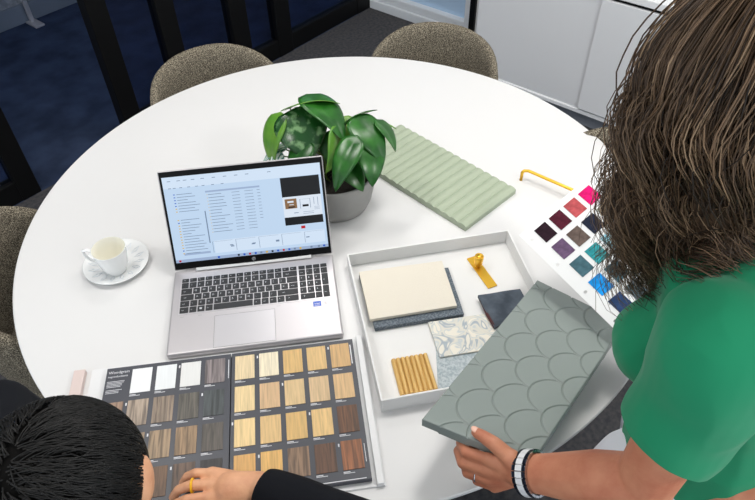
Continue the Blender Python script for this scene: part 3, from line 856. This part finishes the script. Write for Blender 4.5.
# ---- person in green (standing, leaning over the table)
HC = V(.708,.094,1.472); F = V(-.12,.86,-.42).normalized(); Rr = V(.99,.12,0).normalized(); Up = Rr.cross(F).normalized()
Sl, El, Wl = V(.560,-.022,1.262), V(.512,-.020,1.004), V(.4845,.1245,.892)
HO = V(-.0035,-.0015,.007)
Sr, Er, Wr = V(.885,-.040,1.262), V(1.02,-.02,1.04), V(1.045,.105,.990)
bm = bmesh.new()
# head, jaw, nose, ears, neck
QW = hq(Rr, F, Up)
ell(bm, HC, (.074,.092,.090), QW); ell(bm, HC+F*.030-Up*.045, (.056,.056,.062), QW); ell(bm, HC+F*.062-Up*.085, (.026,.026,.020), QW)
cap(bm, HC+F*.093+Up*.004, HC+F*.108-Up*.026, .007, .012, 12)
for s in (-1,1): ell(bm, HC+Rr*s*.076-Up*.012-F*.005, (.010,.018,.028))
cap(bm, HC-Up*.05-F*.015, V(.726,-.035,1.31), .052, .058)
# torso core and hips (under the clothes)
cap(bm, V(.66,-.045,1.25), V(.79,-.05,1.25), .060, .060); cap(bm, V(.726,-.045,1.24), V(.726,-.10,1.02), .105, .095)
cap(bm, V(.68,-.15,.90), V(.78,-.15,.90), .105, .105); cap(bm, V(.726,-.10,1.02), V(.73,-.15,.92), .10, .12)
# legs to the floor
for s in (-1,1):
    hx = .73+s*.085
    cap(bm, V(hx,-.14,.86), V(hx,-.09,.47), .078, .052); cap(bm, V(hx,-.09,.47), V(hx,-.16,.09), .050, .034); cap(bm, V(hx,-.17,.05), V(hx,-.03,.035), .036, .026)
# arms
def arm(bm, Sh, E, W, ra=.046):
    cap(bm, Sh, E, ra, .038); cap(bm, E, E.lerp(W, .35), .039, .040); cap(bm, E.lerp(W, .35), E.lerp(W, .75), .040, .031); cap(bm, E.lerp(W, .75), W, .031, .027)
arm(bm, Sl, El, Wl); arm(bm, Sr, Er, Wr)
cap(bm, V(.68,-.035,1.27), Sl, .050, .050); cap(bm, V(.77,-.04,1.27), Sr, .050, .050)
# left hand: gripping the lower edge of the panel, thumb on top, fingers curled beneath
kn_ = [q + HO for q in (V(.474,.180,.882), V(.466,.177,.864), V(.463,.169,.848), V(.466,.157,.834))]
cap(bm, Wl, V(.488,.145,.879)+HO, .025, .024)
for k, q in enumerate(kn_): cap(bm, Wl + V(-.004,.012,-.004-.006*k), q, .0165, .0108)
cap(bm, V(.488,.138,.882)+HO, V(.474,.165,.862)+HO, .022, .016)
finger(bm, [kn_[0], V(.469,.217,.868)+HO, V(.486,.236,.853)+HO, V(.508,.234,.851)+HO], .0100, .0078)
finger(bm, [kn_[1], V(.459,.214,.851)+HO, V(.478,.234,.839)+HO, V(.502,.229,.847)+HO], .0102, .0080)
finger(bm, [kn_[2], V(.456,.202,.838)+HO, V(.474,.219,.829)+HO, V(.498,.214,.845)+HO], .0098, .0076)
finger(bm, [kn_[3], V(.460,.185,.826)+HO, V(.476,.198,.822)+HO, V(.496,.196,.843)+HO], .0088, .0068)
cap(bm, Wl+V(-.002,.006,.006), V(.486,.150,.902)+HO, .020, .0155); finger(bm, [V(.486,.150,.902)+HO, V(.487,.180,.910)+HO, V(.489,.200,.9065)+HO, V(.4895,.214,.9045)+HO], .0135, .0086)
# right hand holding the far side of the card: fingers below, thumb above
ch = co + ey*.212
gp = co + ex*.20 + ey*.205
kx = [gp + ex*(.012*k-.02) + ey*.030 - ez*.016 for k in range(4)]
for k, q in enumerate(kx):
    cap(bm, Wr.lerp(q, .15), q, .017, .010)
    finger(bm, [q, q - ey*.035 - ez*.003, q - ey*.062 + ez*.003], .0095, .0072)
cap(bm, Wr, gp + ey*.030 + ez*.008, .018, .013); finger(bm, [gp + ey*.030 + ez*.008, gp + ey*.004 + ez*.012, gp - ey*.018 + ez*.0105], .012, .0084)
wbody = remeshed(bm, .0026, 3, .5)
wp = obj('person', wbody, M['skin_w'], smooth=True)
tag(wp, 'standing person with long brown wavy hair and green top holding the grey panel', 'person')
face_parts(HC, F, Rr, Up, .100, wp)
nb = bmesh.new(); ell(nb, V(.4893,.2165,.9105)+HO, (.0055,.0075,.0022)); obj('thumbnail', nb, M['nail'], wp, smooth=True)
# shirt: torso, bust, shoulders and short sleeves
bm = bmesh.new()
cap(bm, V(.655,-.045,1.235), V(.80,-.05,1.235), .088, .088)
cap(bm, V(.726,-.03,1.22), V(.730,-.06,1.02), .128, .118, sx=1.15, up=(0,1,0))
cap(bm, V(.730,-.06,1.04), V(.735,-.085,.845), .120, .139, sx=1.12, up=(0,1,0))
cap(bm, V(.69,-.02,1.20), V(.668,.040,1.090), .080, .070); cap(bm, V(.76,-.02,1.20), V(.80,.042,1.090), .080, .070)
cap(bm, V(.67,-.04,1.285), Sl+V(.006,.0,-.002), .054, .061); cap(bm, V(.78,-.04,1.285), Sr, .054, .061)
cap(bm, V(.65,-.03,1.23), Sl+V(.01,.0,-.02), .085, .064)
def sleeve(bm, Sh, E, t=.62):
    a = Sh; b = Sh.lerp(E, t); d = (b-a).normalized()
    cap(bm, a+V(-.004,.008,0), b, .068, .066, 24)
sleeve(bm, Sl, El, .60); sleeve(bm, Sr, Er, .45)
cap(bm, V(.726,-.03,1.27), V(.726,-.04,1.335), .075, .058)
shirt = remeshed(bm, .004, 8, .5)
# cut the sleeves straight
def cut(me, p, n, keep=None):
    b = bmesh.new(); b.from_mesh(me)
    geom = [v for v in b.verts if keep is None or keep(v.co)]; gs = set(geom)
    fs = [f for f in b.faces if all(v in gs for v in f.verts)]; es = list({e for f in fs for e in f.edges}); vs = list({v for f in fs for v in f.verts})
    bmesh.ops.bisect_plane(b, geom=vs+es+fs, plane_co=p, plane_no=n, clear_outer=True)
    b.to_mesh(me); b.free()
for Sh, E, t in ((Sl, El, .61), (Sr, Er, .62)):
    d = (E-Sh).normalized(); pt = Sh.lerp(E, t)
    if Sh is Sl: d = (d + V(-.12,.22,.10)).normalized()
    cut(shirt, pt, d, lambda c, Sh=Sh, E=E, pt=pt: (c-pt).length < .10 and ((c-Sh)-(E-Sh).normalized()*(c-Sh).dot((E-Sh).normalized())).length < (.085 if Sh is Sl else .078))
# gentle folds
bb = bmesh.new(); bb.from_mesh(shirt); bb.normal_update()
for v in bb.verts:
    p = v.co; v.co += v.normal*(.009*noise.noise(V(p.x*9+p.z*6, p.y*9-p.z*5, p.z*6)) + .0045*(.5-abs(noise.noise(V(p.x*17+p.z*9, p.y*15, p.z*13-p.x*8)))))
bb.to_mesh(shirt); bb.free()
obj('green_top', shirt, M['green'], wp, smooth=True)
hem = bmesh.new()
d = ((El-Sl).normalized() + V(-.10,.10,0)).normalized(); pt = Sl.lerp(El, .60)
# trousers
bm = bmesh.new()
cap(bm, V(.70,-.08,.845), V(.77,-.08,.845), .122, .122)
for s in (-1,1):
    hx = .73+s*.078
    cap(bm, V(hx-.014,-.040,.79), V(hx,-.055,.47), .108, .074); cap(bm, V(hx,-.055,.47), V(hx,-.14,.13), .072, .058)
obj('trousers', remeshed(bm, .006, 6), M['trouser_w'], wp, smooth=True)
for s in (-1,1):
    b = bmesh.new(); hx = .73+s*.085; cap(b, V(hx,-.18,.045), V(hx,-.02,.038), .045, .036); cap(b, V(hx,-.16,.05), V(hx,-.16,.10), .045, .042)
    for v in b.verts: v.co.z = max(v.co.z, .002)
    obj('shoe', b, M['shoe'], wp, smooth=True)
# wristwatch: white and dark links round the wrist, chrome case beneath
wt = bpy.data.objects.new('wristwatch', None); COL.objects.link(wt); wt.parent = wp
ax = (Wl-El).normalized(); wcen = El.lerp(Wl, .93); wx, wy = frame_from(ax); wR = .0325
wl_, dk, cs = bmesh.new(), bmesh.new(), bmesh.new()
for k in range(22):
    a = 2*PI*k/22; e = wx*math.cos(a) + wy*math.sin(a); tg = ax.cross(e)
    for bmx, off, hw, hh in ((wl_, 0, .0056, .0024), (dk, -.0080, .0024, .0024), (dk, .0080, .0024, .0024), (cs, -.0109, .0010, .0018), (cs, .0109, .0010, .0018)):
        r = bmesh.ops.create_cube(bmx, size=2)
        for v in r['verts']: v.co = wcen + ax*(off + v.co.x*hw) + tg*(v.co.y*.0042) + e*(wR + v.co.z*hh)
dn = (V(0,0,-1) - ax*ax.dot(V(0,0,-1))).normalized(); dn = (dn + ax.cross(dn)*(-.45)).normalized()
obj('white_links', wl_, M['watchwhite'], wt); obj('dark_links', dk, M['watchblack'], wt)
m2 = bmesh.new(); cap(m2, wcen+dn*.034, wcen+dn*.040, .0150, .0150, 24)
obj('watch_case', m2, M['chrome'], wt, smooth=True); obj('outer_links', cs, M['chrome'], wt)
# ring on the left hand
m2 = bmesh.new(); rc = kn_[2].lerp(V(.456,.202,.838)+HO, .55); ra = (V(.456,.202,.838)+HO-kn_[2]).normalized(); rx, ry = frame_from(ra)
tube(m2, [rc + (rx*math.cos(2*PI*k/20)+ry*math.sin(2*PI*k/20))*.0098 for k in range(21)], .0012, 8); obj('finger_ring', m2, M['chrome'], wp, smooth=True)

# hair: dark inner volume plus wavy strands gathered in locks
hb = bmesh.new()
ell(hb, HC-F*.014+Up*.012, (.086,.096,.094), QW)
cap(hb, HC-F*.05, V(.735,-.060,1.33), .085, .060); cap(hb, HC-Rr*.060-F*.01, V(.652,.055,1.345), .052, .034); cap(hb, HC+Rr*.055, V(.805,.04,1.345), .050, .032)
cap(hb, HC-Rr*.056+F*.01, V(.640,.115,1.385), .038, .026)
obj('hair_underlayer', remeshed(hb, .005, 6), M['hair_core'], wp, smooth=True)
rng = random.Random(11)
def strand(bm, pts, r0, r1, n=5, mi=0):
    nf = len(bm.faces)
    tube(bm, pts, [r0 + (r1-r0)*(i/(len(pts)-1))**1.5 for i in range(len(pts))], n, caps=False)
    if mi:
        bm.faces.ensure_lookup_table()
        for f in bm.faces[nf:]: f.material_index = mi
LH = V(F.x, F.y, 0).normalized()
def hair_locks(bm, nl, per, rad=.00085, loose=0):
    for L in range(nl):
        az = 2*PI*(L+rng.random())/nl            # 0 = her right, pi/2 = front
        fr = math.sin(az); side = 1 if math.cos(az) > 0 else -1
        hx_, hy_ = math.cos(az), math.sin(az)
        if fr > .62: hx_ = side*(.62 + .3*rng.random()); hy_ = .62+.22*rng.random()     # parted, face left free
        dirv = (Rr*hx_ + LH*hy_).normalized()
        left = max(0, -dirv.dot(Rr))
        ln = rng.uniform(.38,.50) if fr < -.2 else rng.uniform(.38,.49)
        outw = rng.uniform(.086,.110) + .006*left
        doff = rng.uniform(-.22,.06); ph = rng.uniform(0, 6.28); amp = rng.uniform(.006,.015); wl = rng.uniform(.10,.16)
        tone = rng.choice((0,0,1,2) if left > .45 else (0,0,1,1,2))
        for s_ in range(per):
            j = V(rng.gauss(0,.006), rng.gauss(0,.006), rng.gauss(0,.005))*(1+loose)
            a2 = rng.gauss(0, .13); dv = (dirv + dirv.cross(Z)*a2).normalized(); sd = dv.cross(Z).normalized()
            r_s = outw + rng.gauss(0,.005)*(1+loose); pts = []; N = 26; lnn = ln*rng.uniform(.80,1.06)
            for i in range(N):
                q = i/(N-1)*lnn; th_ = min(1, q/.155)*PI/2
                p = HC - F*.010 + dv*r_s*math.sin(th_) + Z*(r_s+.010)*math.cos(th_)
                if q > .155:
                    h = q-.155
                    p += dv*(.010*math.sin(min(1, h/.10)*PI/2) - (.22*left+.08)*max(0, h-.02) + doff*h) - Z*h
                    if fr > -.35: p += LH*(.03*h)
                k = min(1, max(0, (q-.08)/.12))
                p += (sd*math.cos(ph+q/wl*6.28) + dv*.8*math.sin(ph+q/wl*6.28))*amp*k*(1+4*max(0,q-.15))
                p += j*(.4+1.2*(q/lnn)**1.5)
                if p.y < .05 and abs(p.x-.726) < .24:                       # lie on the shoulders
                    zs = 1.357 - max(0, abs(p.x-.726)-.05)*.18 - max(0, -p.y-.04)*.5
                    if p.z < zs:
                        dz = zs-p.z; p.z = zs + .004 - dz*.34; p += V(dv.x, dv.y*.5, 0)*dz*.60
                pts.append(p)
            strand(bm, pts, rad*rng.uniform(.75,1.25), rad*.35, 4, tone)
hbm = bmesh.new(); hair_locks(hbm, 175, 30, .00085); hair_locks(hbm, 70, 3, .0004, .8)
obj('hair', hbm, [M['hair_w'], M['hair_w1'], M['hair_w2']], wp, smooth=True)

# ---- seated person with black hair, bent over the sample book
H2 = V(.024,.469,1.134); F2 = V(.62,.33,-.71).normalized(); R2 = V(.45,-.855,.26); R2 = (R2 - F2*R2.dot(F2)).normalized(); U2 = R2.cross(F2).normalized()
nk = V(-.050,.405,1.06); SL2, SR2 = V(-.120,.530,1.045), V(.020,.180,1.03)
ER2, WR2 = V(.310,.145,.850), V(.236,.460,.803); EL2, WL2 = V(.040,.838,.900), V(.125,.660,.660)
bm = bmesh.new()
QM = hq(R2, F2, U2)
ell(bm, H2, (.076,.092,.090), QM); ell(bm, H2+F2*.030-U2*.045, (.056,.056,.062), QM); ell(bm, H2+F2*.062-U2*.088, (.026,.026,.020), QM)
cap(bm, H2+F2*.095+U2*.004, H2+F2*.112-U2*.026, .007, .013, 12)
for s in (-1,1): ell(bm, H2+R2*s*.083+U2*.014+F2*.006, (.011,.016,.029), QM) 
cap(bm, H2-U2*.06-F2*.02, nk, .055, .062)
cap(bm, SL2, SR2, .07, .07); cap(bm, V(-.085,.33,1.0), V(-.13,.31,.60), .115, .12)
arm(bm, SR2, ER2, WR2, .05); arm(bm, SL2, EL2, WL2, .05)
for h0, k0, f0 in ((V(-.17,.40,.535), V(.20,.72,.560), V(.17,.70,.05)), (V(-.08,.23,.535), V(.32,.36,.560), V(.30,.36,.05))):
    cap(bm, h0, k0, .080, .060); cap(bm, k0, f0, .055, .038); cap(bm, f0+V(0,0,-.01), f0+V(.13,.06,-.015), .036, .026)
# right hand lying on the book, fingers pointing to the left page
dd = V(-.70,.71,0); ee = V(.70,.70,0)             # pointing direction, towards the little finger
mc = [WR2 + dd*.078 + ee*o_ + V(0,0,h_) for o_, h_ in ((.034,.002), (.013,.005), (-.009,.006), (-.031,.004))]
for q in mc: cap(bm, WR2 + (q-WR2)*.12, q, .021, .0115)
cap(bm, WR2, WR2+dd*.045, .026, .030, sx=1.1)
zb2 = .772
for k, (q, L_) in enumerate(zip(mc, (.056,.070,.076,.070))):
    sp_ = (dd + ee*(.10-.07*k)).normalized()
    finger(bm, [q, q + sp_*L_*.48 + V(0,0,.002), q + sp_*L_*.78 + V(0,0,-.010), V((q+sp_*L_).x, (q+sp_*L_).y, zb2)], .0100 if k else .0088, .0075)
finger(bm, [WR2+dd*.02-ee*.02, WR2+dd*.055-ee*.050-V(0,0,.006), WR2+dd*.085-ee*.058-V(0,0,.014)], .014, .0095)
# left hand resting open on the thigh
for k in range(4):
    q = WL2 + V(.045,.045,-.03) + V(-.012,.012,0)*(k-1.5); cap(bm, WL2, q, .018, .011); finger(bm, [q, q+V(.026,.024,-.018), q+V(.034,.032,-.040)], .0095, .0075)
finger(bm, [WL2, WL2+V(.035,-.012,-.015), WL2+V(.052,-.008,-.035)], .013, .009)
mp_ = obj('person', remeshed(bm, .0026, 3, .5), M['skin_m'], smooth=True)
tag(mp_, 'seated black haired person in dark clothes with a hand on the sample book', 'person')
face_parts(H2, F2, R2, U2, .102, mp_)
m2 = bmesh.new(); a0 = mc[1]; spd = (dd + ee*.03).normalized(); rc = a0 + spd*.030 + V(0,0,.001); rx, ry = frame_from(spd)
tube(m2, [rc + (rx*math.cos(2*PI*k/24)+ry*math.sin(2*PI*k/24))*.0106 for k in range(25)], .0022, 8); obj('yellow_ring', m2, M['ringgold'], mp_, smooth=True)
# dark jumper and trousers
bm = bmesh.new()
cap(bm, SL2+V(0,0,-.01), SR2+V(0,0,-.01), .088, .088); cap(bm, V(-.085,.33,.99), V(-.125,.31,.58), .145, .15, sx=1.15, up=(.9,.45,0))
cap(bm, nk+V(-.01,0,-.03), nk+V(.0,.005,.01), .080, .070)
for a, b, c in ((SR2, ER2, WR2), (SL2, EL2, WL2)):
    cap(bm, a, b, .070, .055); cap(bm, b, b.lerp(c, .93), .054, .040)
js = remeshed(bm, .004, 6)
for E_, W_ in ((ER2, WR2), (EL2, WL2)):
    d = (W_-E_).normalized(); pt = E_.lerp(W_, .97); cut(js, pt, d, lambda c, pt=pt: (c-pt).length < .06)
bb = bmesh.new(); bb.from_mesh(js); bb.normal_update()
for v in bb.verts: v.co += v.normal*.003*noise.noise(v.co*14)
bb.to_mesh(js); bb.free()
obj('dark_jumper', js, M['black_knit'], mp_, smooth=True)
bm = bmesh.new(); cap(bm, V(-.16,.39,.55), V(-.08,.24,.55), .13, .13)
for h0, k0, f0 in ((V(-.17,.40,.545), V(.20,.72,.565), V(.17,.70,.12)), (V(-.08,.23,.545), V(.32,.36,.565), V(.30,.36,.12))):
    cap(bm, h0, k0, .095, .075); cap(bm, k0, f0, .072, .055)
obj('navy_trousers', remeshed(bm, .006, 6), M['navy'], mp_, smooth=True)
for f0 in (V(.17,.70,.05), V(.30,.36,.05)):
    b = bmesh.new(); cap(b, f0+V(-.04,-.02,-.005), f0+V(.15,.07,-.012), .045, .034); cap(b, f0, f0+V(0,0,.05), .044, .042)
    for v in b.verts: v.co.z = max(v.co.z, .002)
    obj('shoe', b, M['shoe'], mp_, smooth=True)
# short black hair
hb = bmesh.new(); ell(hb, H2-F2*.016+U2*.022, (.080,.090,.086), QM); ell(hb, H2-F2*.045-U2*.02, (.074,.070,.080), QM)
bb_ = remeshed(hb, .004, 5)
obj('hair_underlayer', bb_, M['hair_m_core'], mp_, smooth=True)
hs = bmesh.new(); rng = random.Random(5)
earn = (R2*.97 - U2*.20 + F2*.15).normalized(); HO2 = H2 - F2*.016 + U2*.022
for i in range(6500):
    z_ = rng.uniform(-.8,1); a = rng.uniform(0,2*PI); q = math.sqrt(1-z_*z_)
    n_ = R2*q*math.cos(a) + F2*q*math.sin(a) + U2*z_
    if n_.dot(F2) > .55 and n_.dot(U2) < .45: continue
    if n_.dot(U2) < -.15 and n_.dot(F2) > .05: continue
    if (n_-earn-F2*.15).length < .27 or (n_+R2*.97+U2*.18).length < .15: continue
    L_ = rng.uniform(.022,.040); fl = F2*.8 - U2*.3 + R2*.35*math.copysign(1, n_.dot(R2)) + V(rng.gauss(0,.16), rng.gauss(0,.16), rng.gauss(0,.16))
    pts = []; m_ = n_.copy()
    for k in range(5):
        pts.append(HO2 + (R2*m_.dot(R2) + F2*m_.dot(F2)*1.04 + U2*m_.dot(U2))*(.0875 + .0030*math.sin(k/4*PI*.8)))
        tg = (fl - m_*fl.dot(m_)); m_ = (m_ + tg.normalized()*L_/4/.09).normalized()
    strand(hs, pts, .0009, .0004, 4)
obj('hair', hs, M['hair_m'], mp_, smooth=True)

# ---------------------------------------------------------------- camera and view
cd = bpy.data.cameras.new('camera'); cam = bpy.data.objects.new('camera', cd); COL.objects.link(cam)
f_, h_, tilt, roll, yaw = 649.656, 1.83018, .782737, -.020378, -.875672
cd.sensor_width = 36; cd.lens = f_/755*36; cd.clip_start = .02
cam.location = (0,0,h_)
cam.rotation_euler = (Matrix.Rotation(yaw, 3, 'Z') @ Matrix.Rotation(tilt, 3, 'X') @ Matrix.Rotation(roll, 3, 'Z')).to_euler()
S.camera = cam
S.view_settings.view_transform = 'Standard'; S.view_settings.look = 'None'; S.view_settings.gamma = 1
S.view_settings.use_curve_mapping = False
S.view_settings.exposure = 0.0
